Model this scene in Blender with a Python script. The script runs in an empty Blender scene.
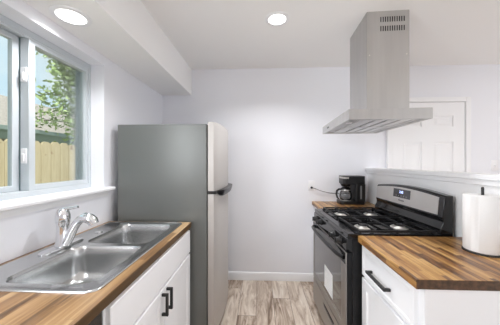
import bpy, bmesh, math, random
from mathutils import Vector, Matrix
random.seed(7)
C = bpy.context.scene
COL = C.collection
R = math.radians

# ------------------------------------------------------------------ camera
cam_d = bpy.data.cameras.new('camera')
cam = bpy.data.objects.new('camera', cam_d)
COL.objects.link(cam)
cam.location = (0, 0, 1.363)
cam.rotation_euler = (R(90), 0, 0.043)
cam_d.sensor_width = 36
cam_d.lens = 230.124 / 500 * 36
cam_d.shift_x = -0.198 / 500
cam_d.shift_y = -0.582 / 500
cam_d.clip_start = 0.02
C.camera = cam

# ------------------------------------------------------------------ exposure
C.view_settings.view_transform = 'Standard'
C.view_settings.look = 'None'
C.view_settings.gamma = 1
C.view_settings.use_curve_mapping = False
C.view_settings.exposure = 0.12
try:
    C.cycles.max_bounces = 20
    C.cycles.diffuse_bounces = 16
    C.cycles.transparent_max_bounces = 16
    C.cycles.use_denoising = True
    C.cycles.sample_clamp_indirect = 6
except Exception:
    pass

# ------------------------------------------------------------------ world: bright sky with thin cloud
w = bpy.data.worlds.new('sky')
C.world = w
w.use_nodes = True
nt = w.node_tree
for n in list(nt.nodes):
    nt.nodes.remove(n)
wo = nt.nodes.new('ShaderNodeOutputWorld')
bg = nt.nodes.new('ShaderNodeBackground')
tc = nt.nodes.new('ShaderNodeTexCoord')
nz = nt.nodes.new('ShaderNodeTexNoise')
nz.inputs['Scale'].default_value = 3.2
nz.inputs['Detail'].default_value = 5
rp = nt.nodes.new('ShaderNodeValToRGB')
rp.color_ramp.elements[0].position = 0.42
rp.color_ramp.elements[0].color = (0.66, 0.84, 0.97, 1)
rp.color_ramp.elements[1].position = 0.62
rp.color_ramp.elements[1].color = (0.98, 1.0, 1.0, 1)
nt.links.new(tc.outputs['Generated'], nz.inputs['Vector'])
nt.links.new(nz.outputs['Fac'], rp.inputs['Fac'])
nt.links.new(rp.outputs['Color'], bg.inputs['Color'])
bg.inputs['Strength'].default_value = 1.0
nt.links.new(bg.outputs[0], wo.inputs[0])

# ------------------------------------------------------------------ sun and added fill lights out of view
def light(name, kind, loc, rot, energy, color=(1, 1, 1), **kw):
    d = bpy.data.lights.new(name, kind)
    d.energy = energy
    d.color = color
    for k, v in kw.items():
        setattr(d, k, v)
    o = bpy.data.objects.new(name, d)
    o.location = loc
    o.rotation_euler = rot
    COL.objects.link(o)
    return o
light('sun', 'SUN', (0, 0, 10), (0, R(38), R(-35)), 4.2, (1, 0.97, 0.9), angle=R(3))
light('left_fill_light', 'AREA', (-1.27, -0.15, 1.60), (R(90), 0, R(-90)), 33, (0.95, 0.975, 1),  # added fill light, set in an invented opening beside the camera
      shape='RECTANGLE', size=1.0, size_y=0.85)
light('right_fill_light', 'AREA', (4.58, -1.5, 1.15), (R(90), 0, R(90)), 26, (0.95, 0.975, 1),  # added fill light at an invented opening in the unseen right wall
      shape='RECTANGLE', size=2.6, size_y=2.0)

# ------------------------------------------------------------------ materials
def mat(name, color, rough=0.5, metal=0.0, bump=0.0, bump_scale=200.0, var=0.0, var_scale=6.0,
        emit=None, emit_s=0.0, coat=0.0, spec=0.5, stretch=(1, 1, 1), aniso=0.0):
    m = bpy.data.materials.new(name)
    m.use_nodes = True
    t = m.node_tree
    p = t.nodes['Principled BSDF']
    p.inputs['Base Color'].default_value = (*color, 1)
    p.inputs['Roughness'].default_value = rough
    p.inputs['Metallic'].default_value = metal
    p.inputs['Specular IOR Level'].default_value = spec
    p.inputs['Coat Weight'].default_value = coat
    co = t.nodes.new('ShaderNodeTexCoord')
    mp = t.nodes.new('ShaderNodeMapping')
    mp.inputs['Scale'].default_value = stretch
    t.links.new(co.outputs['Object'], mp.inputs['Vector'])
    if bump:
        n = t.nodes.new('ShaderNodeTexNoise')
        n.inputs['Scale'].default_value = bump_scale
        n.inputs['Detail'].default_value = 3
        b = t.nodes.new('ShaderNodeBump')
        b.inputs['Strength'].default_value = bump
        b.inputs['Distance'].default_value = 0.002
        t.links.new(mp.outputs[0], n.inputs['Vector'])
        t.links.new(n.outputs['Fac'], b.inputs['Height'])
        t.links.new(b.outputs[0], p.inputs['Normal'])
    if var:
        n = t.nodes.new('ShaderNodeTexNoise')
        n.inputs['Scale'].default_value = var_scale
        n.inputs['Detail'].default_value = 4
        r = t.nodes.new('ShaderNodeValToRGB')
        r.color_ramp.elements[0].position = 0.3
        r.color_ramp.elements[1].position = 0.7
        r.color_ramp.elements[0].color = (*[c * (1 - var) for c in color], 1)
        r.color_ramp.elements[1].color = (*[min(1, c * (1 + var)) for c in color], 1)
        t.links.new(mp.outputs[0], n.inputs['Vector'])
        t.links.new(n.outputs['Fac'], r.inputs['Fac'])
        t.links.new(r.outputs['Color'], p.inputs['Base Color'])
    if emit:
        p.inputs['Emission Color'].default_value = (*emit, 1)
        p.inputs['Emission Strength'].default_value = emit_s
    return m

def planks(name, stops, length, width, grain=0.35, gap=(0.05, 0.03, 0.02), mortar=0.0015, rough=0.4,
           vmix=(1, 0, 1), grain_scale=(3, 60), axis='y', coat=0.0, knots=0.0, distort=0.6, board=1.0):
    """boards running along y (or x); each board gets a random stop of the ramp plus stretched grain"""
    m = bpy.data.materials.new(name)
    m.use_nodes = True
    t = m.node_tree
    N = t.nodes.new
    L = t.links.new
    p = t.nodes['Principled BSDF']
    p.inputs['Roughness'].default_value = rough
    p.inputs['Coat Weight'].default_value = coat
    co = N('ShaderNodeTexCoord')
    sp = N('ShaderNodeSeparateXYZ')
    L(co.outputs['Object'], sp.inputs[0])
    def ma(op, a, b):
        x = N('ShaderNodeMath')
        x.operation = op
        for i, v in enumerate((a, b)):
            if isinstance(v, (int, float)):
                x.inputs[i].default_value = v
            else:
                L(v, x.inputs[i])
        return x.outputs[0]
    long_, wide = ('Y', 'X') if axis == 'y' else ('X', 'Y')
    v = ma('ADD', ma('MULTIPLY', sp.outputs[wide], vmix[0]), ma('MULTIPLY', sp.outputs['Z'], vmix[2]))
    v = ma('ADD', v, 20.0)
    u = ma('ADD', sp.outputs[long_], 20.0)
    row = ma('FLOOR', ma('DIVIDE', v, width), 0.0)
    u = ma('ADD', u, ma('MULTIPLY', ma('FRACT', ma('MULTIPLY', row, 0.381966), 0.0), length))
    cb = N('ShaderNodeCombineXYZ')
    L(u, cb.inputs[0])
    L(v, cb.inputs[1])
    br = N('ShaderNodeTexBrick')
    br.offset = 0.0
    br.offset_frequency = 2
    br.squash = 1
    br.inputs['Color1'].default_value = (0, 0, 0, 1)
    br.inputs['Color2'].default_value = (1, 1, 1, 1)
    br.inputs['Mortar'].default_value = (0.5, 0.5, 0.5, 1)
    br.inputs['Scale'].default_value = 1
    br.inputs['Mortar Size'].default_value = mortar
    br.inputs['Mortar Smooth'].default_value = 0.3
    br.inputs['Brick Width'].default_value = length
    br.inputs['Row Height'].default_value = width
    L(cb.outputs[0], br.inputs['Vector'])
    # grain
    cg = N('ShaderNodeCombineXYZ')
    L(ma('MULTIPLY', u, grain_scale[0]), cg.inputs[0])
    L(ma('MULTIPLY', v, grain_scale[1]), cg.inputs[1])
    bw = N('ShaderNodeRGBToBW')
    L(br.outputs['Color'], bw.inputs[0])
    L(ma('MULTIPLY', bw.outputs[0], 37.0), cg.inputs[2])
    gn = N('ShaderNodeTexNoise')
    gn.inputs['Scale'].default_value = 1
    gn.inputs['Detail'].default_value = 5
    gn.inputs['Roughness'].default_value = 0.65
    gn.inputs['Distortion'].default_value = distort
    L(cg.outputs[0], gn.inputs['Vector'])
    g = ma('MULTIPLY', ma('SUBTRACT', gn.outputs['Fac'], 0.5), grain * 2)
    fac = ma('ADD', ma('ADD', ma('MULTIPLY', ma('SUBTRACT', bw.outputs[0], 0.5), board), 0.5), g)
    rp = N('ShaderNodeValToRGB')
    el = rp.color_ramp.elements
    while len(el) < len(stops):
        el.new(0.5)
    for i, (pos, c) in enumerate(stops):
        el[i].position = pos
        el[i].color = (*c, 1)
    L(fac, rp.inputs['Fac'])
    mx = N('ShaderNodeMix')
    mx.data_type = 'RGBA'
    mx.inputs[7].default_value = (*gap, 1)
    L(br.outputs['Fac'], mx.inputs[0])
    L(rp.outputs['Color'], mx.inputs[6])
    outc = mx.outputs[2]
    if knots:
        kn = N('ShaderNodeTexNoise')
        kn.inputs['Scale'].default_value = 9
        kn.inputs['Detail'].default_value = 2
        L(cb.outputs[0], kn.inputs['Vector'])
        kr = N('ShaderNodeValToRGB')
        kr.color_ramp.elements[0].position = 0.66
        kr.color_ramp.elements[1].position = 0.74
        L(kn.outputs['Fac'], kr.inputs['Fac'])
        m2 = N('ShaderNodeMix')
        m2.data_type = 'RGBA'
        m2.inputs[7].default_value = (0.22, 0.11, 0.05, 1)
        L(ma('MULTIPLY', kr.outputs['Color'], knots), m2.inputs[0])
        L(outc, m2.inputs[6])
        outc = m2.outputs[2]
    L(outc, p.inputs['Base Color'])
    b = N('ShaderNodeBump')
    b.inputs['Strength'].default_value = 0.15
    b.inputs['Distance'].default_value = 0.001
    L(gn.outputs['Fac'], b.inputs['Height'])
    L(b.outputs[0], p.inputs['Normal'])
    return m

def glassy(name, tint=(1, 1, 1), refl=0.08):
    m = bpy.data.materials.new(name)
    m.use_nodes = True
    t = m.node_tree
    for n in list(t.nodes):
        t.nodes.remove(n)
    o = t.nodes.new('ShaderNodeOutputMaterial')
    tr = t.nodes.new('ShaderNodeBsdfTransparent')
    tr.inputs[0].default_value = (*tint, 1)
    gl = t.nodes.new('ShaderNodeBsdfGlossy')
    gl.inputs['Roughness'].default_value = 0.02
    fr = t.nodes.new('ShaderNodeFresnel')
    fr.inputs['IOR'].default_value = 1.3
    mu = t.nodes.new('ShaderNodeMath')
    mu.operation = 'MULTIPLY'
    mu.inputs[1].default_value = refl / 0.08
    mx = t.nodes.new('ShaderNodeMixShader')
    t.links.new(fr.outputs[0], mu.inputs[0])
    t.links.new(mu.outputs[0], mx.inputs[0])
    t.links.new(tr.outputs[0], mx.inputs[1])
    t.links.new(gl.outputs[0], mx.inputs[2])
    t.links.new(mx.outputs[0], o.inputs[0])
    return m

M = {}
M['wall'] = mat('white_wall_paint', (0.845, 0.855, 0.90), 0.75, bump=0.25, bump_scale=90)
M['ceil'] = mat('ceiling_paint', (0.91, 0.905, 0.90), 0.85, bump=0.2, bump_scale=110)
M['pony'] = mat('bright_white_paint', (0.93, 0.935, 0.945), 0.6)
M['trim'] = mat('white_trim_paint', (0.88, 0.885, 0.90), 0.4)
M['vinyl'] = mat('white_vinyl', (0.58, 0.625, 0.655), 0.35)
M['vinyl_grey'] = mat('grey_green_vinyl', (0.42, 0.49, 0.50), 0.4)
M['screen'] = mat('teal_grey_aluminium', (0.30, 0.40, 0.42), 0.45)
M['cab'] = mat('white_cabinet_paint', (0.88, 0.885, 0.905), 0.35)
M['steel'] = mat('brushed_stainless', (0.60, 0.58, 0.555), 0.40, 0.9, bump=0.10, bump_scale=40, stretch=(1, 1, 14))
M['steel_h'] = mat('brushed_hood_stainless', (0.53, 0.52, 0.51), 0.36, 0.9, bump=0.08, bump_scale=40, stretch=(14, 14, 1), var=0.05, var_scale=1.5)
M['fridge_steel'] = mat('satin_fridge_steel', (0.58, 0.555, 0.53), 0.5, 0.55, bump=0.06, bump_scale=40, stretch=(1, 1, 14))
M['steel_dark'] = mat('dark_brushed_stainless', (0.36, 0.345, 0.33), 0.34, 0.9, bump=0.08, bump_scale=40, stretch=(14, 1, 14))
M['black_body'] = mat('satin_black_sheet', (0.008, 0.008, 0.009), 0.45, spec=0.3)
M['fascia'] = mat('satin_fascia_steel', (0.66, 0.645, 0.63), 0.5, 0.7, bump=0.05, bump_scale=40, stretch=(1, 14, 14))
M['sink'] = mat('satin_sink_steel', (0.58, 0.585, 0.585), 0.24, 1.0, bump=0.12, bump_scale=60, stretch=(1, 8, 1))
M['chrome'] = mat('polished_chrome', (0.82, 0.83, 0.85), 0.06, 1.0)
M['fridge_side'] = mat('grey_fridge_paint', (0.175, 0.183, 0.176), 0.33, 0.25, bump=0.05, bump_scale=300)
M['black'] = mat('black_enamel', (0.007, 0.007, 0.008), 0.10, coat=0.0)
M['black_matte'] = mat('matte_black', (0.018, 0.018, 0.019), 0.5)
M['iron'] = mat('cast_iron', (0.010, 0.010, 0.011), 0.5, bump=0.3, spec=0.35, bump_scale=300)
M['black_plastic'] = mat('black_plastic', (0.012, 0.012, 0.013), 0.3)
M['oven_glass'] = mat('dark_oven_glass', (0.05, 0.048, 0.045), 0.05, coat=0.6, spec=0.9)
M['hole'] = mat('dark_cavity', (0.006, 0.006, 0.006), 0.9)
M['alu'] = mat('burner_aluminium', (0.72, 0.70, 0.66), 0.35, 0.85)
M['paper'] = mat('white_paper', (0.82, 0.82, 0.82), 0.95, bump=0.5, bump_scale=160)
M['plate'] = mat('white_plate_plastic', (0.88, 0.88, 0.90), 0.3)
M['filter'] = mat('aluminium_filter', (0.66, 0.65, 0.64), 0.35, 0.9)
M['lamp'] = mat('lamp_diffuser', (1, 1, 1), 0.5, emit=(1, 0.98, 0.95), emit_s=4.0)
M['display'] = mat('display_glass', (0.012, 0.013, 0.02), 0.1, coat=0.5)
M['digit'] = mat('blue_digits', (0.3, 0.4, 0.9), 0.5, emit=(0.45, 0.55, 1.0), emit_s=2.5)
M['grey_text'] = mat('grey_print', (0.25, 0.25, 0.26), 0.5)
M['carafe'] = glassy('carafe_glass', (0.8, 0.8, 0.8), 0.3)
M['glass'] = glassy('window_glass', (0.95, 0.98, 0.97), 0.06)
M['caulk'] = mat('white_caulk', (0.75, 0.75, 0.75), 0.6)
M['left_wood'] = planks('left_butcher_block', [(0.0, (0.085, 0.042, 0.017)), (0.3, (0.215, 0.112, 0.042)), (0.65, (0.33, 0.19, 0.080)), (1.0, (0.47, 0.31, 0.155))],
                        0.40, 0.030, grain=0.85, gap=(0.25, 0.14, 0.06), mortar=0.0007, rough=0.32, coat=0.15)
M['right_wood'] = planks('right_butcher_block', [(0.0, (0.11, 0.045, 0.015)), (0.22, (0.26, 0.112, 0.030)), (0.55, (0.38, 0.192, 0.056)), (0.8, (0.47, 0.260, 0.083)), (1.0, (0.58, 0.350, 0.13))],
                         0.26, 0.021, grain=0.9, gap=(0.16, 0.08, 0.03), mortar=0.0007, rough=0.33, coat=0.15, grain_scale=(6, 80))
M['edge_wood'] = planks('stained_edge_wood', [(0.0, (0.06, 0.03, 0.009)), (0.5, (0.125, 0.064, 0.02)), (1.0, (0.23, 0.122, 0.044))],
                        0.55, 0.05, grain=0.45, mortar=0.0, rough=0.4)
M['end_wood'] = mat('end_grain_wood', (0.085, 0.042, 0.020), 0.55, var=0.5, var_scale=60)
M['floor'] = planks('wood_look_floor', [(0.08, (0.20, 0.135, 0.09)), (0.38, (0.47, 0.375, 0.295)), (0.65, (0.66, 0.57, 0.475)), (1.0, (0.80, 0.73, 0.645))],
                    1.15, 0.165, grain=1.0, distort=1.6, board=0.55, gap=(0.14, 0.10, 0.08), mortar=0.0018, rough=0.42, grain_scale=(2.6, 16), vmix=(1, 0, 0))
M['pine'] = planks('fence_pine', [(0.0, (0.48, 0.37, 0.22)), (0.5, (0.60, 0.49, 0.32)), (1.0, (0.69, 0.58, 0.41))],
                   6.0, 6.0, grain=0.5, mortar=0.0, rough=0.8, grain_scale=(40, 3), knots=0.8)
M['shingle'] = mat('asphalt_shingles', (0.36, 0.315, 0.28), 0.9, var=0.35, var_scale=14, stretch=(1, 1, 3))
M['gutter'] = mat('grey_green_gutter', (0.27, 0.325, 0.31), 0.5)
M['siding'] = mat('tan_siding', (0.42, 0.36, 0.30), 0.8, var=0.1)
M['bark'] = mat('tree_bark', (0.16, 0.12, 0.09), 0.9, var=0.3, var_scale=30)
M['leaf'] = mat('green_leaves', (0.40, 0.52, 0.20), 0.5, var=0.5, var_scale=5)
M['lawn'] = mat('dry_lawn', (0.20, 0.22, 0.10), 0.95, var=0.4, var_scale=20)

# ------------------------------------------------------------------ mesh helpers (world coordinates)
ORG = {}
class MB:
    def __init__(self):
        self.bm = bmesh.new()
    def face(self, vs, mi=0):
        try:
            f = self.bm.faces.new(vs)
            f.material_index = mi
            return f
        except ValueError:
            return None
    def box(self, x0, x1, y0, y1, z0, z1, mi=0):
        v = [self.bm.verts.new(c) for c in ((x0, y0, z0), (x1, y0, z0), (x1, y1, z0), (x0, y1, z0), (x0, y0, z1), (x1, y0, z1), (x1, y1, z1), (x0, y1, z1))]
        for q in ((3, 2, 1, 0), (4, 5, 6, 7), (0, 1, 5, 4), (1, 2, 6, 5), (2, 3, 7, 6), (3, 0, 4, 7)):
            self.face([v[i] for i in q], mi)
        return self
    def loft(self, loops, cap0=True, cap1=True, mi=0):
        rings = [[self.bm.verts.new(p) for p in lp] for lp in loops]
        n = len(rings[0])
        for a, b in zip(rings[:-1], rings[1:]):
            for i in range(n):
                self.face([a[i], a[(i + 1) % n], b[(i + 1) % n], b[i]], mi)
        if cap0:
            self.face(rings[0][::-1], mi)
        if cap1:
            self.face(rings[-1], mi)
        return self
    def lathe(self, c, prof, seg=32, axis='z', mi=0, caps=True):
        loops = []
        for r, h in prof:
            lp = []
            for i in range(seg):
                a = 2 * math.pi * i / seg
                x, y = r * math.cos(a), r * math.sin(a)
                p = {'z': (x, y, h), 'x': (h, x, y), 'y': (x, h, y)}[axis]
                lp.append((c[0] + p[0], c[1] + p[1], c[2] + p[2]))
            loops.append(lp)
        return self.loft(loops, caps, caps, mi)
    def tube(self, pts, r, seg=10, mi=0):
        pts = [Vector(p) for p in pts]
        rs = r if isinstance(r, (list, tuple)) else [r] * len(pts)
        loops = []
        prev = None
        for i, p in enumerate(pts):
            t = (pts[min(i + 1, len(pts) - 1)] - pts[max(i - 1, 0)]).normalized()
            if prev is None:
                n = t.orthogonal().normalized()
            else:
                n = (prev - t * prev.dot(t))
                n = n.normalized() if n.length > 1e-6 else t.orthogonal().normalized()
            prev = n
            b = t.cross(n)
            loops.append([p + (n * math.cos(2 * math.pi * k / seg) + b * math.sin(2 * math.pi * k / seg)) * rs[i] for k in range(seg)])
        return self.loft(loops, True, True, mi)
    def plate(self, outer, holes, fn, c0, c1, mi=0):
        """flat plate with holes; fn(a, b, c) -> xyz, thickness c0..c1"""
        es = []
        for lp in [outer] + list(holes):
            vs = [self.bm.verts.new(fn(a, b, c0)) for a, b in lp]
            for i in range(len(vs)):
                es.append(self.bm.edges.new((vs[i], vs[(i + 1) % len(vs)])))
        r = bmesh.ops.triangle_fill(self.bm, use_beauty=True, use_dissolve=False, edges=es)
        fs = [g for g in r['geom'] if isinstance(g, bmesh.types.BMFace)]
        for f in fs:
            f.material_index = mi
        d = Vector(fn(0, 0, c1)) - Vector(fn(0, 0, c0))
        if d.length > 1e-9:
            e = bmesh.ops.extrude_face_region(self.bm, geom=fs)
            bmesh.ops.translate(self.bm, vec=d, verts=[g for g in e['geom'] if isinstance(g, bmesh.types.BMVert)])
        return self
    def build(self, name, m, parent=None, loc=None, bevel=0.0, seg=2, smooth=True, angle=35, recalc=True):
        if recalc:
            bmesh.ops.recalc_face_normals(self.bm, faces=self.bm.faces)
        me = bpy.data.meshes.new(name)
        o = bpy.data.objects.new(name, me)
        COL.objects.link(o)
        if parent is not None:
            L = ORG[parent.name]
            o.parent = parent
        else:
            L = Vector(loc) if loc is not None else Vector((0, 0, 0))
            o.location = L
        ORG[o.name] = L
        bmesh.ops.translate(self.bm, vec=-L, verts=self.bm.verts)
        self.bm.to_mesh(me)
        self.bm.free()
        for mm in (m if isinstance(m, (list, tuple)) else [m]):
            me.materials.append(mm)
        if smooth:
            for p in me.polygons:
                p.use_smooth = True
            me.set_sharp_from_angle(angle=R(angle))
        if bevel:
            b = o.modifiers.new('bevel', 'BEVEL')
            b.width = bevel
            b.segments = seg
            b.limit_method = 'ANGLE'
            b.angle_limit = R(40)
            b.harden_normals = False
        return o

def rect(a0, a1, b0, b1):
    return [(a0, b0), (a1, b0), (a1, b1), (a0, b1)]
def rrect(a0, a1, b0, b1, r, n=6):
    pts = []
    for ca, cb, s in ((a1 - r, b0 + r, -90), (a1 - r, b1 - r, 0), (a0 + r, b1 - r, 90), (a0 + r, b0 + r, 180)):
        for i in range(n + 1):
            t = R(s + 90 * i / n)
            pts.append((ca + r * math.cos(t), cb + r * math.sin(t)))
    return pts
def YZ(a, b, c): return (c, a, b)
def XZ(a, b, c): return (a, c, b)
def XY(a, b, c): return (a, b, c)

def thing(name, label, cat, loc, group=None):
    o = bpy.data.objects.new(name, None)
    COL.objects.link(o)
    o.location = loc
    o.empty_display_size = 0.05
    ORG[o.name] = Vector(loc)
    return tag(o, label, cat, group)
def tag(o, label, cat, group=None, kind=None):
    o['label'] = label
    o['category'] = cat
    if group:
        o['group'] = group
    if kind:
        o['kind'] = kind
    return o
def struct(o, label=None, cat=None):
    o['kind'] = 'structure'
    if label:
        o['label'] = label
        o['category'] = cat
    return o
def text_mesh(name, body, size, m, parent, matrix, extrude=0.0004, label=None):
    cu = bpy.data.curves.new(name, 'FONT')
    cu.body = body
    cu.size = size
    cu.extrude = extrude
    cu.align_x = 'CENTER'
    cu.align_y = 'CENTER'
    tmp = bpy.data.objects.new(name + '_tmp', cu)
    COL.objects.link(tmp)
    dg = bpy.context.evaluated_depsgraph_get()
    me = bpy.data.meshes.new_from_object(tmp.evaluated_get(dg))
    bpy.data.objects.remove(tmp)
    bpy.data.curves.remove(cu)
    me.materials.clear()
    me.materials.append(m)
    L = ORG[parent.name]
    me.transform(Matrix.Translation(-L) @ matrix)
    me.name = name
    o = bpy.data.objects.new(name, me)
    COL.objects.link(o)
    o.parent = parent
    ORG[o.name] = L
    return o

# ================================================================== SETTING
XW, YB, ZC = -1.147, 2.66, 2.443
WY0, WY1, WZ0, WZ1 = 0.70, 1.645, 1.176, 2.076       # window opening
b = MB().box(-1.32, 4.7, -3.7, 2.85, -0.08, 0.0)
struct(b.build('floor', M['floor'], smooth=False), 'grey brown wood plank floor of the kitchen', 'floor')
b = MB().box(-1.45, 4.75, -3.75, 2.95, ZC, ZC + 0.2)
struct(b.build('ceiling', M['ceil'], smooth=False), 'flat off-white ceiling of the kitchen', 'ceiling')
b = MB().plate(rect(-3.6, YB, 0.0, ZC), [rect(WY0, WY1, WZ0 - 0.0285, WZ1), rect(-0.67, 0.37, 1.16, 2.05)], YZ, XW - 0.20, XW)  # second opening is added for the left fill light
struct(b.build('wall_left', M['wall'], smooth=False), 'white wall with the window above the sink', 'wall')
b = MB().box(-1.32, 4.7, YB, YB + 0.12, 0.0, ZC)
struct(b.build('wall_back', M['wall'], smooth=False), 'plain white wall behind refrigerator and range', 'wall')
b = MB().plate(rect(-3.6, YB, 0.0, ZC), [rect(-2.85, -0.15, 0.10, 2.20)], YZ, 4.5, 4.65)  # opening added for the right fill light
struct(b.build('wall_right', M['wall'], smooth=False), 'white wall far to the right', 'wall')
b = MB().plate(rect(XW, 4.5, 0.0, ZC), [], XZ, -3.6, -3.5)
struct(b.build('wall_rear', M['wall'], smooth=False), 'white wall behind the viewpoint', 'wall')
# dropped soffit over the sink run
b = MB().box(XW, -0.80, -3.5, YB, 2.143, ZC)
struct(b.build('wall_soffit', M['ceil'], smooth=False), 'white boxed soffit above the window', 'soffit')
# pony wall behind the range, with its ledge
b = MB().box(1.215, 1.335, 0.45, YB, 0.0, 1.268)
struct(b.build('wall_pony', M['pony'], smooth=False), 'low white pony wall behind range and right counter', 'wall')
b = MB().box(1.186, 1.364, 0.42, YB, 1.268, 1.296)
b.box(1.199, 1.215, 0.45, YB, 1.236, 1.268)
struct(b.build('trim_1', M['trim'], bevel=0.003), 'white ledge capping the low pony wall', 'ledge')
# baseboards
def baseboard(name, x0, x1):
    b = MB().loft([[(x, YB, 0.0), (x, YB - 0.014, 0.0), (x, YB - 0.014, 0.072), (x, YB - 0.009, 0.084), (x, YB - 0.005, 0.09), (x, YB, 0.092)] for x in (x0, x1)])
    return struct(b.build(name, M['trim']), None)
bb = baseboard('baseboard_back', XW, 0.62)
bb['label'] = 'white baseboard along the wall between refrigerator and range'
bb['category'] = 'baseboard'
b2 = baseboard('baseboard_hall', 1.336, 1.40)
b2['label'] = 'white baseboard beside the far panelled door'
b2['category'] = 'baseboard'
# window stool and apron
b = MB().loft([[(-1.345, y, WZ0 - 0.001), (-1.345, y, WZ0 - 0.028), (XW + 0.042, y, WZ0 - 0.028), (XW + 0.050, y, WZ0 - 0.020), (XW + 0.050, y, WZ0 - 0.008), (XW + 0.042, y, WZ0)] for y in (WY0 + 0.0005, WY1 - 0.0005)])
b.loft([[(XW + 0.0004, y, WZ0 + 0.0002), (XW + 0.0004, y, WZ0 - 0.0282), (XW + 0.0425, y, WZ0 - 0.0282), (XW + 0.0505, y, WZ0 - 0.020), (XW + 0.0505, y, WZ0 - 0.008), (XW + 0.0425, y, WZ0 + 0.0002)] for y in (0.62, 1.705)])
b.box(XW, XW + 0.014, 0.66, 1.675, WZ0 - 0.062, WZ0 - 0.028)
struct(b.build('trim_2', M['trim']), 'white window stool running below the sliding window', 'window sill')

# ------------------------------------------------------------------ window_1: two-pane slider set deep in the wall
win = thing('window_1', 'white vinyl sliding window over the sink', 'window', (-1.28, WY0, WZ0))
win['kind'] = 'structure'
b = MB().plate(rect(WY0, WY1, WZ0, WZ1), [rect(WY0 + 0.028, WY1 - 0.022, WZ0 + 0.030, WZ1 - 0.035)], YZ, -1.345, -1.245)
b.box(-1.262, -1.248, WY0 + 0.03, WY1 - 0.024, WZ1 - 0.047, WZ1 - 0.035)
b.build('frame', M['vinyl'], win, bevel=0.002)
def sash(y0, y1, x0, x1, st, name, rail=0.03):
    z0, z1 = WZ0 + 0.030, WZ1 - 0.036
    s = MB().plate(rect(y0, y1, z0, z1), [rect(y0 + st[0], y1 - st[1], z0 + rail, z1 - rail)], YZ, x0, x1).build(name, M['vinyl'], win, bevel=0.003)
    MB().box((x0 + x1) / 2 - 0.003, (x0 + x1) / 2 + 0.003, y0 + st[0] - 0.004, y1 - st[1] + 0.004, z0 + rail - 0.004, z1 - rail + 0.004).build('pane', M['glass'], s, smooth=False)
    return s
MB().plate(rect(1.195, WY1 - 0.0235, WZ0 + 0.0315, WZ1 - 0.037), [rect(1.206, WY1 - 0.045, WZ0 + 0.045, WZ1 - 0.055)], YZ, -1.322, -1.3035).build('screen_frame', M['screen'], win)
fx = sash(WY0 + 0.029, 1.191, -1.332, -1.303, (0.03, 0.034), 'fixed_sash')
sl = sash(1.193, WY1 - 0.023, -1.300, -1.250, (0.036, 0.020), 'sliding_sash')
for z in (1.395, 1.835):
    MB().box(-1.290, -1.258, 1.185, 1.1928, z - 0.040, z + 0.040).box(-1.281, -1.266, 1.177, 1.185, z - 0.030, z + 0.012).build('latch', M['plate'], sl, bevel=0.003)

# ------------------------------------------------------------------ door_1: six-panel door on the back wall behind the pony wall
DX0, DX1, DZ = 1.475, 2.262, 2.025
door = thing('door_1', 'white six-panel door beyond the pony wall', 'door', ((DX0 + DX1) / 2, YB, 0))
door['kind'] = 'structure'
b = MB()
for x0, x1 in ((DX0 - 0.055, DX0 - 0.004), (DX1 + 0.004, DX1 + 0.055)):
    b.box(x0, x1, YB - 0.030, YB, 0, DZ + 0.055)
b.box(DX0 - 0.004, DX1 + 0.004, YB - 0.030, YB, DZ + 0.004, DZ + 0.055)
b.build('door_casing', M['trim'], door, bevel=0.004)
rows = [(0.24, 0.82), (0.94, 1.585), (1.755, 1.875)]
cols = [(DX0 + 0.115, DX0 + 0.325), (DX0 + 0.455, DX0 + 0.665)]
holes = [rect(c[0], c[1], r_[0], r_[1]) for c in cols for r_ in rows]
b = MB().plate(rect(DX0, DX1, 0.01, DZ), holes, XZ, YB - 0.014, YB - 0.002)
for c in cols:
    for r_ in rows:
        lp = []
        for ins, y in ((0.0, YB - 0.004), (0.012, YB - 0.004), (0.034, YB - 0.011)):
            lp.append([(x, y, z) for x, z in rect(c[0] + ins, c[1] - ins, r_[0] + ins, r_[1] - ins)])
        b.loft(lp, False, True)
b.build('door_leaf', M['trim'], door, smooth=False)
b = MB().lathe((DX1 - 0.06, 0, 0.95), [(0.024, YB - 0.019), (0.024, YB - 0.013)], axis='y', seg=20)
b.lathe((DX1 - 0.06, 0, 0.95), [(0.009, YB - 0.045), (0.022, YB - 0.05), (0.027, YB - 0.062), (0.02, YB - 0.075), (0.006, YB - 0.078)], axis='y', seg=20)
b.lathe((DX1 - 0.06, 0, 0.95), [(0.009, YB - 0.047), (0.009, YB - 0.018)], axis='y', seg=16)
b.build('door_knob', M['alu'], door)

# ------------------------------------------------------------------ recessed lamps
def downlight(x, y, z, r, label, power):
    t = thing('recessed_light', label, 'ceiling light', (x, y, z), 'recessed ceiling lights')
    MB().lathe((x, y, z), [(r * 1.0, -0.001), (r * 1.01, -0.006), (r * 1.18, -0.006), (r * 1.38, -0.003), (r * 1.38, 0.0), (r * 1.0, 0.0)], seg=48, caps=False).build('trim_ring', M['trim'], t)
    MB().lathe((x, y, z), [(r * 1.0, -0.003), (r * 1.0, -0.0005)], seg=48).build('diffuser', M['lamp'], t)
    l = light('lamp_glow', 'AREA', (0, 0, -0.012), (0, 0, 0), power, (0.985, 0.985, 1.0), shape='DISK', size=r * 1.9, spread=R(136))
    l.parent = t
downlight(0.128, 1.746, ZC, 0.065, 'round lit downlight in the main ceiling near the range hood', 11.5)
downlight(-1.010, 1.190, 2.143, 0.067, 'round lit downlight in the soffit over the sink window', 4.5)

def fill_disk(name, x, y, power):
    return light(name, 'AREA', (x, y, ZC - 0.012), (0, 0, 0), power, (0.985, 0.985, 1.0), shape='DISK', size=0.14)
fill_disk('ceiling_fill', 2.60, 0.90, 15)  # added fill light out of view, without a fixture

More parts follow.
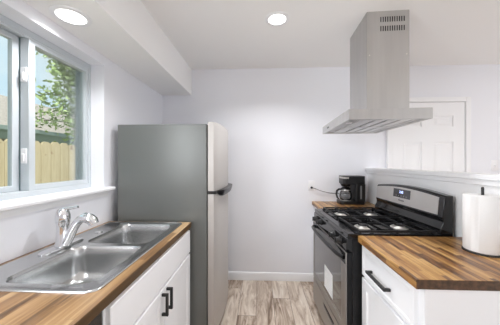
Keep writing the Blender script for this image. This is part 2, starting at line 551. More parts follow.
# ================================================================== LEFT RUN
# base cabinet (open carcass so the bowls hang inside)
CY0, CY1 = 0.765, 1.690
XF = -0.535
cab = thing('base_cabinet', 'white sink base cabinet with two doors under the left counter', 'cabinet', (-0.84, (CY0 + CY1) / 2, 0))
b = MB()
b.box(-1.14, XF - 0.02, CY0, CY0 + 0.018, 0.09, 0.876)
b.box(-1.14, XF - 0.02, CY1 - 0.018, CY1, 0.09, 0.876)
b.box(-1.14, XF - 0.02, CY0 + 0.018, CY1 - 0.018, 0.09, 0.108)
b.box(-1.14, -1.13, CY0 + 0.018, CY1 - 0.018, 0.108, 0.876)
b.box(-1.14, -0.61, CY0, CY1, 0.0, 0.09)
b.plate(rect(CY0, CY1, 0.09, 0.876), [rect(CY0 + 0.04, CY1 - 0.04, 0.12, 0.66)], YZ, XF - 0.02, XF - 0.001)
b.build('carcass', M['cab'], cab, bevel=0.0015)
def front(y0, y1, z0, z1, xf, d, name, parent, rail=0.055, m='cab', th=0.019, rec=0.008):
    """shaker front; d = +1 faces +x, -1 faces -x"""
    def lp(i, x): return [(x, y, z) for y, z in rect(y0 + i, y1 - i, z0 + i, z1 - i)]
    loops = [lp(0, xf), lp(0, xf + d * (th - 0.003)), lp(0.003, xf + d * th)]
    if rail:
        loops += [lp(rail, xf + d * th), lp(rail + 0.004, xf + d * (th - 0.003)), lp(rail + 0.010, xf + d * (th - rec))]
    return MB().loft(loops).build(name, M[m], parent, smooth=False)
def pull(parent, p0, p1, d, stand=0.034, t=0.0135):
    """square bar pull between two points, standing off along x by d"""
    p0, p1 = Vector(p0), Vector(p1)
    ax = 1 if abs(p1.y - p0.y) > abs(p1.z - p0.z) else 2
    b = MB()
    def bx(lo, hi): b.box(*[v for k in range(3) for v in (min(lo[k], hi[k]), max(lo[k], hi[k]))])
    h = t / 2
    x0, x1 = p0.x, p0.x + d * stand
    if ax == 2:
        zl, zh = min(p0.z, p1.z), max(p0.z, p1.z)
        bx((x1 - d * t, p0.y - h, zl), (x1, p0.y + h, zh))
        for z in (zl, zh - t):
            bx((x0, p0.y - h, z), (x1 - d * t, p0.y + h, z + t))
    else:
        yl, yh = min(p0.y, p1.y), max(p0.y, p1.y)
        bx((x1 - d * t, yl, p0.z - h), (x1, yh, p0.z + h))
        for y in (yl, yh - t):
            bx((x0, y, p0.z - h), (x1 - d * t, y + t, p0.z + h))
    return b.build('handle', M['black_matte'], parent, bevel=0.0015)
ff = front(CY0 + 0.01, CY1 - 0.008, 0.697, 0.858, XF - 0.001, 1, 'false_drawer_front', cab, rail=0)
d1 = front(1.226, CY1 - 0.008, 0.105, 0.684, XF - 0.001, 1, 'door', cab)
d2 = front(CY0 + 0.01, 1.220, 0.105, 0.684, XF - 0.001, 1, 'door', cab)
xs = XF + 0.0182
pull(d1, (xs, 1.253, 0.552), (xs, 1.253, 0.668), 1)
pull(d2, (xs, 1.193, 0.552), (xs, 1.193, 0.668), 1)

# dishwasher next to the cabinet, nearest the viewpoint
dw = thing('dishwasher', 'black appliance front under the near end of the left counter', 'dishwasher', (-0.83, 0.46, 0))
MB().box(-1.13, XF - 0.02, 0.165, 0.757, 0.02, 0.872).build('body', M['black_matte'], dw, bevel=0.002)
dd = MB().box(XF - 0.02, XF + 0.002, 0.168, 0.754, 0.10, 0.74).build('door', M['black'], dw, bevel=0.004)
MB().box(XF - 0.02, XF + 0.006, 0.168, 0.754, 0.744, 0.868).build('control_panel', M['black'], dw, bevel=0.006)
MB().box(XF + 0.0022, XF + 0.028, 0.30, 0.62, 0.700, 0.720).build('handle', M['black_plastic'], dd, bevel=0.003)
MB().box(-1.10, XF - 0.06, 0.17, 0.75, 0.0, 0.02).build('toe_base', M['black_matte'], dw)

# countertop with the sink cut-out
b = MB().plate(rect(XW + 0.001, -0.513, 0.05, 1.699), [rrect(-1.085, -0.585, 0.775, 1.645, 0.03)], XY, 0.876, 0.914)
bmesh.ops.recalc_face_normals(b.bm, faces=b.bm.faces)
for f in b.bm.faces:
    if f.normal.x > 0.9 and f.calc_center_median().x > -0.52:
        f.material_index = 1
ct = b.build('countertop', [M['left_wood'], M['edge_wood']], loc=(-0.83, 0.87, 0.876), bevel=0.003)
tag(ct, 'butcher block wood countertop around the double sink', 'countertop')

# ---- double sink
sk = thing('kitchen_sink', 'stainless double bowl drop-in sink below the window', 'sink', (-0.83, 1.21, 0.914))
Z = 0.914
SX0, SX1, SY0, SY1 = -1.108, -0.560, 0.757, 1.668
bowls = [(-0.975, -0.612, 0.808, 1.190), (-0.975, -0.612, 1.226, 1.612)]
b = MB()
deck = 0.0035
b.plate(rrect(SX0 + 0.012, SX1 - 0.012, SY0 + 0.012, SY1 - 0.012, 0.03), [rrect(*q, 0.055) for q in bowls], XY, Z + deck, Z + deck)
lp = []
for ins, z in ((0.012, deck), (0.009, 0.0065), (0.004, 0.0065), (0.0, 0.003), (0.0, 0.0003)):
    lp.append([(x, y, Z + z) for x, y in rrect(SX0 + ins, SX1 - ins, SY0 + ins, SY1 - ins, 0.042 - ins)])
b.loft(lp, False, False)
for q in bowls:
    lp = []
    for ins, z, r in ((0, deck, 0.055), (0.004, -0.002, 0.053), (0.007, -0.010, 0.052), (0.012, -0.06, 0.052), (0.016, -0.12, 0.055), (0.024, -0.150, 0.06), (0.042, -0.166, 0.06), (0.075, -0.172, 0.055), (0.13, -0.176, 0.03)):
        lp.append([(x, y, Z + z) for x, y in rrect(q[0] + ins, q[1] - ins, q[2] + ins, q[3] - ins, r)])
    b.loft(lp, False, True)
bmesh.ops.remove_doubles(b.bm, verts=b.bm.verts, dist=0.0002)
b.build('basin', M['sink'], sk, angle=50)
for q in bowls:
    cx, cy = (q[0] + q[1]) / 2, (q[2] + q[3]) / 2
    dr = MB().lathe((cx, cy, Z - 0.1758), [(0.045, 0.0), (0.045, 0.003), (0.036, 0.0035), (0.034, 0.001)], seg=28).build('drain', M['chrome'], sk)
    MB().lathe((cx, cy, Z - 0.1745), [(0.030, 0.0), (0.030, 0.003), (0.008, 0.004), (0.007, 0.012), (0.0, 0.012)], seg=24).build('strainer', M['alu'], dr)
MB().lathe((-1.02, 1.415, Z + deck), [(0.022, 0.0), (0.022, 0.004), (0.018, 0.007), (0.004, 0.009)], seg=24).build('hole_cover', M['chrome'], sk)

# ---- faucet
FX, FY = -1.035, 1.165
ZD = Z + deck
fa = thing('faucet', 'chrome single lever faucet on the back of the sink', 'faucet', (FX, FY, ZD))
lp = []
for s, z in ((1, 0.0), (1, 0.006), (0.93, 0.010)):
    lp.append([(FX + (x - FX) * s, FY + (y - FY) * s, ZD + 0.0003 + z) for x, y in rrect(FX - 0.028, FX + 0.028, FY - 0.125, FY + 0.125, 0.027)])
MB().loft(lp).build('deck_plate', M['chrome'], fa)
MB().lathe((FX, FY, ZD + 0.009), [(0.036, 0), (0.036, 0.006), (0.030, 0.02), (0.028, 0.10), (0.029, 0.115), (0.032, 0.120), (0.032, 0.126)], seg=28).build('body', M['chrome'], fa)
hd = MB().lathe((FX, FY, ZD + 0.1355), [(0.032, 0.0), (0.034, 0.012), (0.033, 0.034), (0.027, 0.054), (0.014, 0.066), (0.001, 0.068)], seg=28)
hd.tube([(FX + 0.000, FY, ZD + 0.192), (FX + 0.025, FY + 0.002, ZD + 0.202), (FX + 0.052, FY + 0.004, ZD + 0.204), (FX + 0.078, FY + 0.006, ZD + 0.209)], [0.013, 0.009, 0.0075, 0.007], seg=12)
hd.build('lever_handle', M['chrome'], fa)
sp = [(0.018, 0.022), (0.038, 0.052), (0.056, 0.090), (0.074, 0.122), (0.094, 0.144), (0.112, 0.153)]
MB().tube([(FX + a, FY - 0.001, ZD + h) for a, h in sp], [0.024, 0.022, 0.020, 0.020, 0.021, 0.022], seg=18).build('spout', M['chrome'], fa)
MB().tube([(FX + a, FY - 0.001, ZD + h) for a, h in ((0.108, 0.153), (0.124, 0.155), (0.146, 0.150), (0.162, 0.138), (0.169, 0.122))], [0.023, 0.026, 0.027, 0.026, 0.023], seg=20).build('spray_head', M['chrome'], fa)

# ================================================================== REFRIGERATOR
FY0, FY1, FXB, FXD, FZ = 1.722, 2.425, -1.095, -0.402, 1.662
fr = thing('refrigerator', 'tall grey sided refrigerator with top freezer at the end of the left counter', 'refrigerator', (-0.72, 2.07, 0))
b = MB().box(FXB, FXD, FY0, FY1, 0.03, FZ - 0.012)
b.build('cabinet', M['fridge_side'], fr, bevel=0.006)
def fdoor(z0, z1, name):
    n = 18
    prof = []
    for i in range(n + 1):
        t = i / n
        y = FY0 + (FY1 - FY0) * t
        bul = 0.035 * (1 - (2 * t - 1) ** 2)
        edge = min(1.0, min(t, 1 - t) / 0.03)
        prof.append((FXD + 0.062 + bul - 0.010 * (1 - edge) ** 2, y))
    loop = [(FXD + 0.008, FY0), *prof, (FXD + 0.008, FY1)]
    lp = []
    top = z1 - z0
    for s, z in ((0.985, 0), (1, 0.008), (1, top - 0.012), (0.97, top)):
        lp.append([(FXD + 0.008 + (x - FXD - 0.008) * s, y, z0 + z) for x, y in loop])
    return MB().loft(lp).build(name, M['fridge_steel'], fr, angle=30)
fdoor(1.143, FZ + 0.003, 'freezer_door')
ld = fdoor(0.07, 1.118, 'fridge_door')
b = MB()
lp = []
n = 40
for i in range(n + 1):
    t = i / n
    y = FY0 + 0.002 + (FY1 - FY0 - 0.004) * t
    bul = 0.035 * (1 - (2 * t - 1) ** 2)
    x = FXD + 0.064 + bul
    k = min(1.0, max(0.0, min((t - 0.06) / 0.06, (0.94 - t) / 0.10)))
    z0, z1 = 1.1185, 1.1425
    zq = 1.1185 - 0.022 * k
    lp.append([(FXD + 0.010, y, z0), (x + 0.001, y, z0), (x + 0.002 + 0.004 * k, y, zq), (x + 0.003 + 0.026 * k, y, zq), (x + 0.004 + 0.034 * k, y, z0 + 0.004), (x + 0.004 + 0.036 * k, y, z1), (FXD + 0.010, y, z1)])
b.loft(lp)
b.build('handle_strip', M['black_plastic'], fr)['label'] = 'black grip strip between the doors'
MB().box(FXD - 0.08, FXD + 0.045, FY0 + 0.015, FY0 + 0.055, FZ - 0.0118, FZ + 0.0025).build('hinge_cover', M['fridge_side'], fr, bevel=0.004) if False else None
MB().box(FXB + 0.02, FXD - 0.01, FY0 + 0.02, FY1 - 0.02, 0.0, 0.03).build('base', M['black_matte'], fr)
MB().box(FXD - 0.01, FXD + 0.035, FY0 + 0.01, FY1 - 0.01, 0.012, 0.066).build('toe_grille', M['black_matte'], fr, bevel=0.003)

# ================================================================== RANGE
RY0, RY1 = 1.448, 2.216
XFR = 0.515
rg = thing('gas_range', 'black and stainless gas range under the hood', 'stove', (0.86, 1.82, 0))
MB().box(0.556, 1.168, RY0, RY1, 0.03, 0.893).build('body', M['black_body'], rg, bevel=0.003)
for x in (0.572, 1.13):
    for y in (RY0 + 0.05, RY1 - 0.05):
        MB().lathe((x, y, 0), [(0.02, 0.0), (0.02, 0.02), (0.012, 0.022), (0.012, 0.03)], seg=14).build('foot', M['black_matte'], rg)
# cooktop: raised rim with shallow well
b = MB()
lp = [[(x, y, z) for x, y in rect(0.528 + i, 1.104 - j, RY0 + 0.001 + k, RY1 - 0.001 - k)] for i, j, k, z in
      ((0, 0, 0, 0.894), (0, 0, 0, 0.917), (0.004, 0.0, 0.004, 0.921), (0.060, 0.01, 0.02, 0.921), (0.070, 0.016, 0.030, 0.914))]
b.loft(lp)
ck = b.build('cooktop', M['black'], rg, smooth=False, bevel=0.001)
MB().loft([[(0.520, y, 0.81), (0.556, y, 0.81), (0.556, y, 0.893), (0.532, y, 0.893), (0.522, y, 0.885)] for y in (RY0 + 0.002, RY1 - 0.002)]).build('control_panel', M['black'], rg, bevel=0.002)
for y in (2.10, 1.985, 1.655, 1.54):
    c = (0, y, 0.853)
    k = MB().lathe(c, [(0.027, 0.521), (0.027, 0.515), (0.021, 0.511), (0.019, 0.490), (0.016, 0.486), (0.0, 0.486)], axis='x', seg=24)
    k.box(0.478, 0.490, y - 0.005, y + 0.005, 0.853 - 0.018, 0.853 + 0.018)
    k.build('knob', M['black_plastic'], rg, bevel=0.001)
# oven door
OZ0, OZ1 = 0.285, 0.803
b = MB().plate(rect(RY0 + 0.004, RY1 - 0.004, OZ0, OZ1), [rrect(RY0 + 0.075, RY1 - 0.035, OZ0 + 0.055, OZ1 - 0.075, 0.012)], YZ, XFR, XFR + 0.010)
od = b.build('oven_door', M['steel_dark'], rg, bevel=0.003)
MB().box(XFR + 0.0102, 0.5555, RY0 + 0.006, RY1 - 0.006, OZ0 + 0.002, OZ1 - 0.002).build('door_body', M['black_body'], od, smooth=False)
MB().box(XFR + 0.003, XFR + 0.0098, RY0 + 0.0752, RY1 - 0.0352, OZ0 + 0.0552, OZ1 - 0.0752).build('oven_window', M['oven_glass'], od, smooth=False)
MB().box(XFR - 0.003, XFR - 0.0002, RY0 + 0.004, RY1 - 0.004, OZ1 - 0.070, OZ1 - 0.002).build('top_band', M['black'], od, smooth=False)
hp, n = [], 16
for i in range(n + 1):
    t = i / n
    y = RY0 + 0.03 + (RY1 - RY0 - 0.06) * t
    e = math.sin(math.pi * t) ** 0.45 if 0 < t < 1 else 0
    hp.append((XFR - 0.004 - 0.042 * e, y, 0.765 + 0.012 * math.sin(math.pi * t)))
MB().tube(hp, 0.0125, seg=14).build('handle', M['black_plastic'], od)
b = MB().plate(rect(1.690, 1.875, 0.372, 0.545), [], YZ, XFR + 0.0010, XFR + 0.0028)
stk = b.build('sticker', M['paper'], od, smooth=False)
stk['label'] = 'white printed sheet stuck on the oven glass'
b = MB()
for i in range(7):
    z = 0.395 + i * 0.020
    b.box(XFR + 0.0004, XFR + 0.0009, 1.705, 1.86 - 0.02 * (i % 3), z, z + 0.003)
b.build('printed_lines', mat('pale_grey_ink', (0.55, 0.56, 0.58), 0.8), stk, smooth=False)
# storage drawer
dr = MB().plate(rect(RY0 + 0.004, RY1 - 0.004, 0.065, 0.276), [rrect(1.66, 1.905, 0.195, 0.226, 0.012)], YZ, XFR, XFR + 0.012).build('drawer', M['steel_dark'], rg, bevel=0.003)
MB().box(XFR + 0.0122, 0.5555, RY0 + 0.006, RY1 - 0.006, 0.067, 0.274).build('drawer_box', M['black_body'], dr, smooth=False)
MB().box(XFR + 0.008, XFR + 0.012, 1.662, 1.903, 0.197, 0.224).build('recessed_handle', M['hole'], dr, smooth=False)
# burners and grates
for bx_ in (0.705, 0.955):
    for by in (1.625, 2.015):
        bu = MB().lathe((bx_, by, 0.914), [(0.058, 0.0002), (0.056, 0.003), (0.044, 0.004), (0.042, 0.011), (0.038, 0.0125)], seg=30).build('burner', M['alu'], rg)
        MB().lathe((bx_, by, 0.9267), [(0.034, 0.0), (0.035, 0.004), (0.031, 0.007), (0.0, 0.008)], seg=28).build('burner_cap', M['iron'], bu)
for by in (1.625, 2.015):
    y0, y1 = by - 0.172, by + 0.172
    x0, x1 = 0.605, 1.058
    b = MB()
    zt, zb = 0.941, 0.929
    t = 0.006
    for x in (x0, x1, 0.830):
        b.box(x - t, x + t, y0 - t, y1 + t, zb, zt)
    for y in (y0, y1):
        b.box(x0 - t, x1 + t, y - t, y + t, zb - 0.0003, zt - 0.0003)
    for bx_ in (0.705, 0.955):
        for s in (-1, 1):
            b.loft([[(bx_ - t * .8, by + s * a, z0), (bx_ + t * .8, by + s * a, z0), (bx_ + t * .8, by + s * a, z1), (bx_ - t * .8, by + s * a, z1)] for a, z0, z1 in ((0.172, zb, zt), (0.07, zb + .003, zt + .003), (0.028, zb + 0.006, zt + .003))])
            xe = (x0 if bx_ < 0.83 else 0.830) if s < 0 else (0.830 if bx_ < 0.83 else x1)
            b.loft([[(xx, by - t * .8, z0), (xx, by + t * .8, z0), (xx, by + t * .8, z1), (xx, by - t * .8, z1)] for xx, z0, z1 in ((xe, zb, zt), ((xe + bx_) / 2 + s * .01, zb + .003, zt + .003), (bx_ + s * 0.028, zb + .006, zt + .003))])
    for x in (x0, x1, 0.83):
        for y in (y0, y1):
            b.loft([[(x + dx * r_, y + dy * r_, z) for dx, dy in ((-1, -1), (1, -1), (1, 1), (-1, 1))] for r_, z in ((0.008, 0.9142), (0.006, zb + .002))])
    b.build('grate', M['iron'], rg, bevel=0.0012)
# backguard: black housing with arched top, stainless fascia, clock
def arch(t): return 1.148 + 0.032 * math.sin(math.pi * (0.06 + 0.88 * t))
lp = []
n = 20
for i in range(n + 1):
    t = i / n
    y = RY0 + (RY1 - RY0) * t
    zt = arch(t)
    lp.append([(1.105, y, 0.894), (1.094, y, 0.930), (1.094, y, 0.958), (1.110, y, 0.985), (1.110, y, 1.012), (1.104, y, 1.022), (1.116, y, zt - 0.012), (1.126, y, zt), (1.168, y, zt), (1.168, y, 0.894)])
bk = MB().loft(lp).build('backguard', M['black'], rg, bevel=0.003)
lp = []
for i in range(n + 1):
    t = i / n
    y = RY0 + 0.040 + (RY1 - RY0 - 0.048) * t
    tt = (y - RY0) / (RY1 - RY0)
    zt = arch(tt) - 0.018
    fxx = lambda z: 1.104 + 0.012 * (z - 1.022) / (zt + 0.006 - 1.022)
    lp.append([(fxx(1.032) - 0.0035, y, 1.032), (fxx(zt) - 0.0035, y, zt), (fxx(zt) + 0.002, y, zt), (fxx(1.032) + 0.002, y, 1.032)])
MB().loft(lp).build('fascia', M['fascia'], bk)['label'] = 'brushed stainless fascia'
def fx_(z): return 1.104 + 0.012 * (z - 1.022) / 0.142
ang = math.atan2(0.012, 0.142)
dsp = MB().loft([[(fx_(z) - 0.0035 - e, y, z) for y, z in rect(1.745, 1.945, 1.082, 1.148)] for e in (0.0002, 0.003)]).build('display', M['display'], bk, smooth=False)
def facing(y, z, off):
    return Matrix.Translation((fx_(z) - 0.0035 - off, y, z)) @ Matrix.Rotation(ang, 4, 'Y') @ Matrix.Rotation(R(-90), 4, 'Z') @ Matrix.Rotation(R(90), 4, 'X')
text_mesh('clock_digits', '2:45', 0.027, M['digit'], dsp, facing(1.845, 1.125, 0.0034))
for yy in (1.905, 1.875, 1.845, 1.815, 1.785):
    MB().box(fx_(1.095) - 0.0070, fx_(1.095) - 0.0066, yy - 0.007, yy + 0.007, 1.092, 1.099).build('button', M['grey_text'], dsp, smooth=False)
text_mesh('brand_badge', 'Amana', 0.024, M['black_matte'], bk, facing(1.845, 1.062, 0.0006))

rg.rotation_euler.z = 0.028

# ================================================================== RANGE HOOD
hd = thing('range_hood', 'stainless chimney range hood hanging from the ceiling over the stove', 'range hood', (0.833, 1.858, 1.633))
HX0, HX1, HY0, HY1 = 0.583, 1.083, 1.477, 2.239
CX0, CX1, CYa, CYb = 0.777, 1.066, 1.690, 2.048
zl, zh = 1.632, 1.699
b = MB()
def rl(x0, x1, y0, y1, z): return [(x, y, z) for x, y in rect(x0, x1, y0, y1)]
b.loft([rl(HX0 + .03, HX1 - .03, HY0 + .03, HY1 - .03, zl + 0.012), rl(HX0 + .028, HX1 - .028, HY0 + .028, HY1 - .028, zl), rl(HX0, HX1, HY0, HY1, zl), rl(HX0, HX1, HY0, HY1, zh),
        rl(CX0 - 0.002, CX1, CYa - 0.002, CYb + 0.002, zh + 0.035), rl(CX0, CX1 - .002, CYa, CYb, zh + 0.036)])
cp = b.build('canopy', M['steel_h'], hd, smooth=False, bevel=0.001)
for y0, y1 in ((HY0 + .05, 1.850), (1.864, HY1 - .05)):
    b = MB().plate(rect(HX0 + .09, HX1 - .05, y0, y1), [rect(HX0 + .11, HX1 - .07, y0 + .02, y1 - .02)], XY, zl + 0.004, zl + 0.0118)
    b.box(HX0 + .11, HX1 - .07, y0 + .02, y1 - .02, zl + 0.0114, zl + 0.0119, 1)
    for i in range(4):
        x = HX0 + .118 + i * 0.080
        b.box(x, x + 0.064, y0 + .02, y1 - .02, zl + 0.006, zl + 0.0118)
    b.build('filter', [M['filter'], M['hole']], cp, smooth=False)
for i in range(3):
    MB().box(HX0 - 0.002, HX0 + 0.004, 1.99 + i * 0.022, 2.004 + i * 0.022, zl + 0.024, zl + 0.036).build('button', M['black_plastic'], cp)
for y in (1.66, 2.10):
    MB().lathe((HX0 + .058, y, zl + 0.0118), [(0.022, 0.0), (0.022, -0.006), (0.018, -0.007)], seg=22).build('hood_lamp', M['plate'], cp)
# chimney: four sheets, near and far ones pierced by two rows of slots
b = MB()
slots = []
for z0, z1 in ((2.365, 2.403), (2.300, 2.338)):
    for i in range(11):
        x = 0.870 + i * 0.0158
        slots.append(rect(x, x + 0.0075, z0, z1))
zc0 = zh + 0.0365
b.plate(rect(CX0, CX1, zc0, ZC), slots, XZ, CYa, CYa + 0.002)
b.plate(rect(CX0, CX1, zc0, ZC), slots, XZ, CYb - 0.002, CYb)
b.box(CX0, CX0 + 0.002, CYa + 0.002, CYb - 0.002, zc0, ZC)
b.box(CX1 - 0.002, CX1, CYa + 0.002, CYb - 0.002, zc0, ZC)
ch = b.build('chimney', M['steel_h'], hd, smooth=False)
MB().box(CX0 + 0.01, CX1 - 0.01, CYa + 0.012, CYb - 0.012, 2.26, 2.43).build('slot_shade_box', M['hole'], ch, smooth=False)  # black box behind the slots stands in for the shade inside the chimney
for x in (CX0 + 0.018, CX1 - 0.018):
    MB().lathe((x, 0, 2.13), [(0.005, CYa + 0.0005), (0.005, CYa - 0.0015), (0.003, CYa - 0.0025)], axis='y', seg=12).build('screw', M['alu'], ch)

hd.rotation_euler.z = -0.05

# ================================================================== RIGHT COUNTERS
# near counter
b = MB().plate([(0.596, 0.905), (1.2135, 0.905), (1.2135, 1.431), (0.596, 1.431)], [], XY, 0.876, 0.914)
b.bm.faces.ensure_lookup_table()
bmesh.ops.recalc_face_normals(b.bm, faces=b.bm.faces)
for f in b.bm.faces:
    if f.normal.y < -0.9:
        f.material_index = 1
tag(b.build('countertop', [M['right_wood'], M['end_wood']], loc=(0.905, 1.17, 0.876), bevel=0.002),
    'butcher block wood countertop under the paper towel roll', 'countertop')
cb = thing('base_cabinet', 'white cabinet with drawer and door under the paper towel counter', 'cabinet', (0.91, 1.18, 0))
XR = 0.634
MB().box(XR, 1.20, 0.925, 1.429, 0.09, 0.8755).box(XR + 0.07, 1.20, 0.925, 1.429, 0.0, 0.09).build('carcass', M['cab'], cb, bevel=0.0015)
MB().box(XR - 0.001, 1.213, 0.913, 0.9248, 0.0, 0.8755).build('end_panel', M['cab'], cb, bevel=0.0015)
dw1 = front(0.950, 1.420, 0.684, 0.862, XR - 0.0002, -1, 'drawer', cb, rail=0.022, rec=0.004)
do1 = front(0.950, 1.420, 0.105, 0.668, XR - 0.0002, -1, 'door', cb)
xs = XR - 0.0194
pull(dw1, (xs, 1.110, 0.757), (xs, 1.300, 0.757), -1)
pull(do1, (xs, 0.985, 0.525), (xs, 0.985, 0.641), -1)
# far counter in the corner past the range
b = MB().plate(rect(0.592, 1.2135, 2.234, YB - 0.001), [], XY, 0.876, 0.914)
tag(b.build('countertop', M['right_wood'], loc=(0.90, 2.43, 0.876), bevel=0.003), 'small butcher block counter in the corner under the coffee maker', 'countertop')
cb = thing('base_cabinet', 'narrow white corner cabinet under the coffee maker counter', 'cabinet', (0.91, 2.43, 0))
MB().box(0.630, 1.20, 2.236, YB - 0.016, 0.09, 0.8755).box(0.70, 1.20, 2.236, YB - 0.016, 0.0, 0.09).build('carcass', M['cab'], cb, bevel=0.0015)
dd_ = front(2.242, 2.630, 0.105, 0.668, 0.6298, -1, 'door', cb)
dw_ = front(2.242, 2.630, 0.684, 0.862, 0.6298, -1, 'drawer', cb, rail=0.022, rec=0.004)
pull(dw_, (0.6106, 2.33, 0.757), (0.6106, 2.515, 0.757), -1)

# ================================================================== COFFEE MAKER
KX, KY, KZ = 0.97, 2.535, 0.914
km = thing('coffee_maker', 'black drip coffee maker with glass carafe in the corner', 'coffee maker', (KX, KY, KZ))
def kb(x0, x1, y0, y1, z0, z1, r=0.02):
    b = MB()
    lp = [[(KX + x, KY + y, KZ + z0 + (z1 - z0) * s) for x, y in rrect(x0, x1, y0, y1, r)] for s in (0, 1)]
    return b.loft(lp)
kb(-0.125, 0.135, -0.085, 0.085, 0.0, 0.035, 0.04).build('base', M['black_plastic'], km, bevel=0.004)
kb(0.030, 0.135, -0.085, 0.085, 0.035, 0.215, 0.02).build('reservoir', M['black_plastic'], km, bevel=0.002)
kb(-0.095, 0.135, -0.085, 0.085, 0.215, 0.300, 0.03).build('brew_head', M['black_plastic'], km, bevel=0.004)
kb(-0.0965, -0.02, -0.0865, 0.0865, 0.272, 0.290, 0.03).build('steel_band', M['steel'], km)
MB().lathe((KX - 0.045, KY, KZ), [(0.040, 0.185), (0.058, 0.214)], seg=28).build('filter_basket', M['black_plastic'], km)
kb(0.075, 0.092, -0.0862, -0.084, 0.06, 0.20, 0.0005).build('water_gauge', M['grey_text'], km)
MB().lathe((KX - 0.045, KY, KZ + 0.035), [(0.055, 0.0), (0.055, 0.004)], seg=28).build('hot_plate', M['alu'], km)
cf = MB().lathe((KX - 0.045, KY, KZ + 0.0395), [(0.048, 0.0), (0.060, 0.012), (0.066, 0.04), (0.062, 0.07), (0.050, 0.100), (0.045, 0.112)], seg=32).build('carafe', M['carafe'], km)
MB().lathe((KX - 0.045, KY, KZ + 0.1517), [(0.046, 0.0), (0.047, 0.012), (0.034, 0.026), (0.0, 0.030)], seg=28).build('carafe_lid', M['black_plastic'], cf)
MB().lathe((KX - 0.045, KY, KZ + 0.1405), [(0.0515, 0.0), (0.0495, 0.012)], seg=28, caps=False).build('carafe_collar', M['steel'], cf)
hx = KX - 0.045
MB().tube([(hx - 0.045, KY - 0.02, KZ + 0.158), (hx - 0.080, KY - 0.03, KZ + 0.158), (hx - 0.103, KY - 0.035, KZ + 0.143), (hx - 0.110, KY - 0.037, KZ + 0.105), (hx - 0.100, KY - 0.035, KZ + 0.070), (hx - 0.085, KY - 0.032, KZ + 0.055)], [0.008, 0.010, 0.011, 0.010, 0.009, 0.007], seg=12).build('carafe_handle', M['black_plastic'], cf)
# outlet on the back wall and the coffee maker cord
OX, OZ = 0.585, 1.092
ol = thing('wall_outlet', 'white wall outlet with a black plug left of the coffee maker', 'outlet', (OX, YB, OZ))
lp = [[(OX + x * s, y, OZ + z * s) for x, z in rrect(-0.036, 0.036, -0.058, 0.058, 0.004)] for y, s in ((YB, 1), (YB - 0.004, 1), (YB - 0.006, 0.95))]
pl = MB().loft(lp).build('cover_plate', M['plate'], ol)
for z in (-0.02, 0.02):
    MB().box(OX - 0.016, OX + 0.016, YB - 0.0075, YB - 0.0058, OZ + z - 0.014, OZ + z + 0.014).build('receptacle', M['plate'], ol, bevel=0.001)
b = MB().lathe((OX, 0, OZ - 0.02), [(0.013, YB - 0.0077), (0.013, YB - 0.028), (0.006, YB - 0.036)], axis='y', seg=18)
P = [Vector(p) for p in ((OX, YB - 0.034, OZ - 0.02), (OX + 0.03, YB - 0.045, OZ - 0.028), (OX + 0.10, YB - 0.035, OZ - 0.055), (OX + 0.18, YB - 0.03, OZ - 0.075), (OX + 0.27, YB - 0.028, OZ - 0.085), (OX + 0.40, YB - 0.028, OZ - 0.085), (KX + 0.10, YB - 0.028, KZ + 0.09), (KX + 0.115, KY + 0.084, KZ + 0.06))]
pts = []
for i in range(len(P) - 1):
    p0, p1, p2, p3 = P[max(i - 1, 0)], P[i], P[i + 1], P[min(i + 2, len(P) - 1)]
    for k in range(6):
        t = k / 6
        pts.append(0.5 * ((2 * p1) + (p2 - p0) * t + (2 * p0 - 5 * p1 + 4 * p2 - p3) * t * t + (3 * p1 - p0 - 3 * p2 + p3) * t ** 3))
pts.append(P[-1])
b.tube(pts, 0.0032, seg=8)
b.build('power_cord', M['black_plastic'], km)
# light switch beyond the pony wall
SXx, SZ = 2.592, 1.325
sw = thing('light_switch', 'white toggle light switch right of the panelled door', 'light switch', (SXx, YB, SZ))
lp = [[(SXx + x * s, y, SZ + z * s) for x, z in rrect(-0.036, 0.036, -0.058, 0.058, 0.004)] for y, s in ((YB, 1), (YB - 0.004, 1), (YB - 0.006, 0.95))]
MB().loft(lp).build('cover_plate', M['plate'], sw)
MB().box(SXx - 0.005, SXx + 0.005, YB - 0.016, YB - 0.0058, SZ - 0.012, SZ + 0.006).build('toggle', M['plate'], sw, bevel=0.001)

# ================================================================== PAPER TOWELS
TX, TY = 1.112, 1.200
ph = thing('paper_towel_holder', 'black upright holder through the paper towel roll', 'paper towel holder', (TX, TY, 0.914))
MB().lathe((TX, TY, 0.914), [(0.078, 0.0), (0.078, 0.006), (0.074, 0.009), (0.0, 0.009)], seg=40).build('base', M['black_matte'], ph)
MB().lathe((TX, TY, 0.9232), [(0.006, 0.0), (0.006, 0.310), (0.004, 0.314), (0.0, 0.315)], seg=14).build('rod', M['black_matte'], ph)
b = MB()
n = 72
zr0, zr1 = 0.9236, 1.199
def ring(r, z, fl=0.0):
    out = []
    for i in range(n):
        a = 2 * math.pi * i / n
        k = fl * max(0, 1 - abs(((a - R(205) + math.pi) % (2 * math.pi)) - math.pi) / R(14))
        out.append((TX + (r + k) * math.cos(a), TY + (r + k) * math.sin(a), z))
    return out
b.loft([ring(0.021, zr0), ring(0.0725, zr0), ring(0.0745, zr0 + 0.003, 0.003), ring(0.0745, zr1 - 0.003, 0.003), ring(0.0725, zr1), ring(0.021, zr1), ring(0.021, zr0)], False, False)
tag(b.build('paper_towel_roll', M['paper'], loc=(TX, TY, zr0)), 'thick white paper towel roll standing on the right counter', 'paper towel')

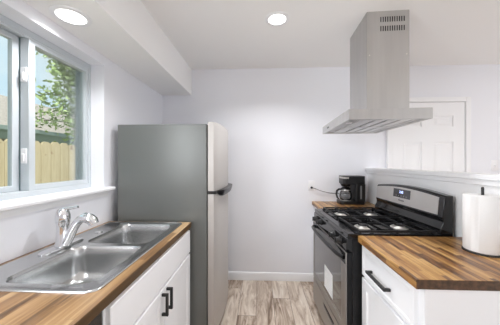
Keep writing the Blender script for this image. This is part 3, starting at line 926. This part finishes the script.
# ================================================================== OUTSIDE THE WINDOW
b = MB().box(-30, -1.36, -12, 30, -0.25, -0.12)
struct(b.build('ground', M['lawn'], smooth=False), 'dry grass outside the window', 'ground')
fe = thing('fence', 'pale pine dog-ear picket fence outside the window', 'fence', (-2.8, 3.2, -0.12))
y = 1.55
while y < 5.4:
    top = 1.622 + random.uniform(-0.012, 0.012)
    pr = [(y + 0.002, -0.11), (y + 0.136, -0.11), (y + 0.136, top - 0.035), (y + 0.104, top), (y + 0.034, top), (y + 0.002, top - 0.035)]
    k = MB().plate(pr, [], YZ, -2.80 + random.uniform(-.003, .003), -2.782)
    k.build('picket', M['pine'], fe, bevel=0.002)
    y += 0.14
for z in (0.25, 0.85, 1.45):
    MB().box(-2.845, -2.806, 1.5, 5.45, z, z + 0.085).build('rail', M['pine'], fe)
for yy in (1.7, 3.4, 5.1):
    MB().box(-2.935, -2.846, yy, yy + 0.09, -0.12, 1.60).build('post', M['pine'], fe)
# neighbour house
ho = thing('house', 'neighbouring house with shingle roof and grey gutter past the fence', 'house', (-9, 9, -0.12))
MB().box(-12.5, -6.75, 2.0, 22.0, -0.12, 2.09).build('wall', M['siding'], ho, smooth=False)
MB().loft([[(-6.25, yy, 2.15), (-9.6, yy, 3.85), (-13.0, yy, 2.15), (-13.0, yy, 2.09), (-6.25, yy, 2.09)] for yy in (1.6, 22.4)]).build('roof', M['shingle'], ho, smooth=False)
MB().loft([[(-6.25, yy, 2.25), (-6.13, yy, 2.25), (-6.13, yy, 2.15), (-6.17, yy, 2.09), (-6.25, yy, 1.93)] for yy in (1.6, 22.4)]).build('gutter', M['gutter'], ho, smooth=False)
# tree between fence and house
tr = thing('tree', 'leafy green tree seen through the right window pane', 'tree', (-4.55, 5.9, -0.12))
b = MB()
b.tube([(-4.55, 5.9, -0.12), (-4.53, 5.92, 1.0), (-4.60, 5.98, 1.9), (-4.55, 5.95, 2.6), (-4.45, 5.85, 3.4), (-4.50, 5.8, 4.2)], [0.09, 0.075, 0.06, 0.045, 0.028, 0.008], seg=8)
tips = []
rnd = random.Random(4)
for i in range(26):
    z0 = 1.9 + 2.0 * i / 26
    a = i * 2.4
    ln = rnd.uniform(0.6, 1.2) * (1.1 if z0 < 3.4 else 0.7)
    p0 = Vector((-4.55, 5.93, z0))
    p1 = p0 + Vector((math.cos(a) * ln * .5, math.sin(a) * ln * .5, 0.2))
    p2 = p0 + Vector((math.cos(a + .25) * ln, math.sin(a + .25) * ln, 0.22 + rnd.uniform(-.15, .2)))
    b.tube([p0, p1, p2], [0.018, 0.011, 0.004], seg=6)
    tips += [p1, p1.lerp(p2, .5), p2, p2]
    for k in range(2):
        q = p1.lerp(p2, rnd.uniform(.1, .8))
        e = q + Vector((rnd.uniform(-.3, .3), rnd.uniform(-.3, .3), rnd.uniform(-.15, .25)))
        b.tube([q, e], [0.007, 0.003], seg=5)
        tips += [e, q.lerp(e, .5)]
P0 = Vector((-4.55, 5.93, 3.3))
for e in ((-4.60, 4.75, 3.62), (-4.35, 4.95, 3.95), (-4.25, 5.2, 3.1)):
    e = Vector(e)
    mid = P0.lerp(e, .5) + Vector((0, 0, .12))
    b.tube([P0, mid, e], [0.016, 0.010, 0.004], seg=6)
    tips += [e, mid.lerp(e, .6)]
b.build('trunk', M['bark'], tr)
b = MB()
for i in range(3000):
    c = rnd.choice(tips) + Vector((rnd.gauss(0, .14), rnd.gauss(0, .14), rnd.gauss(0, .11)))
    s = rnd.uniform(0.045, 0.085)
    d = Vector((rnd.gauss(0, 1), rnd.gauss(0, 1), rnd.gauss(-.3, .6))).normalized()
    sd = d.orthogonal().normalized()
    sd.rotate(Matrix.Rotation(rnd.uniform(0, 6.28), 3, d))
    up = d.cross(sd) * 0.25 * s
    vs = [b.bm.verts.new(p) for p in (c - d * s, c + sd * s * .5 - up, c + d * s, c - sd * s * .5 - up)]
    b.face(vs)
b.build('foliage', M['leaf'], tr, recalc=False)
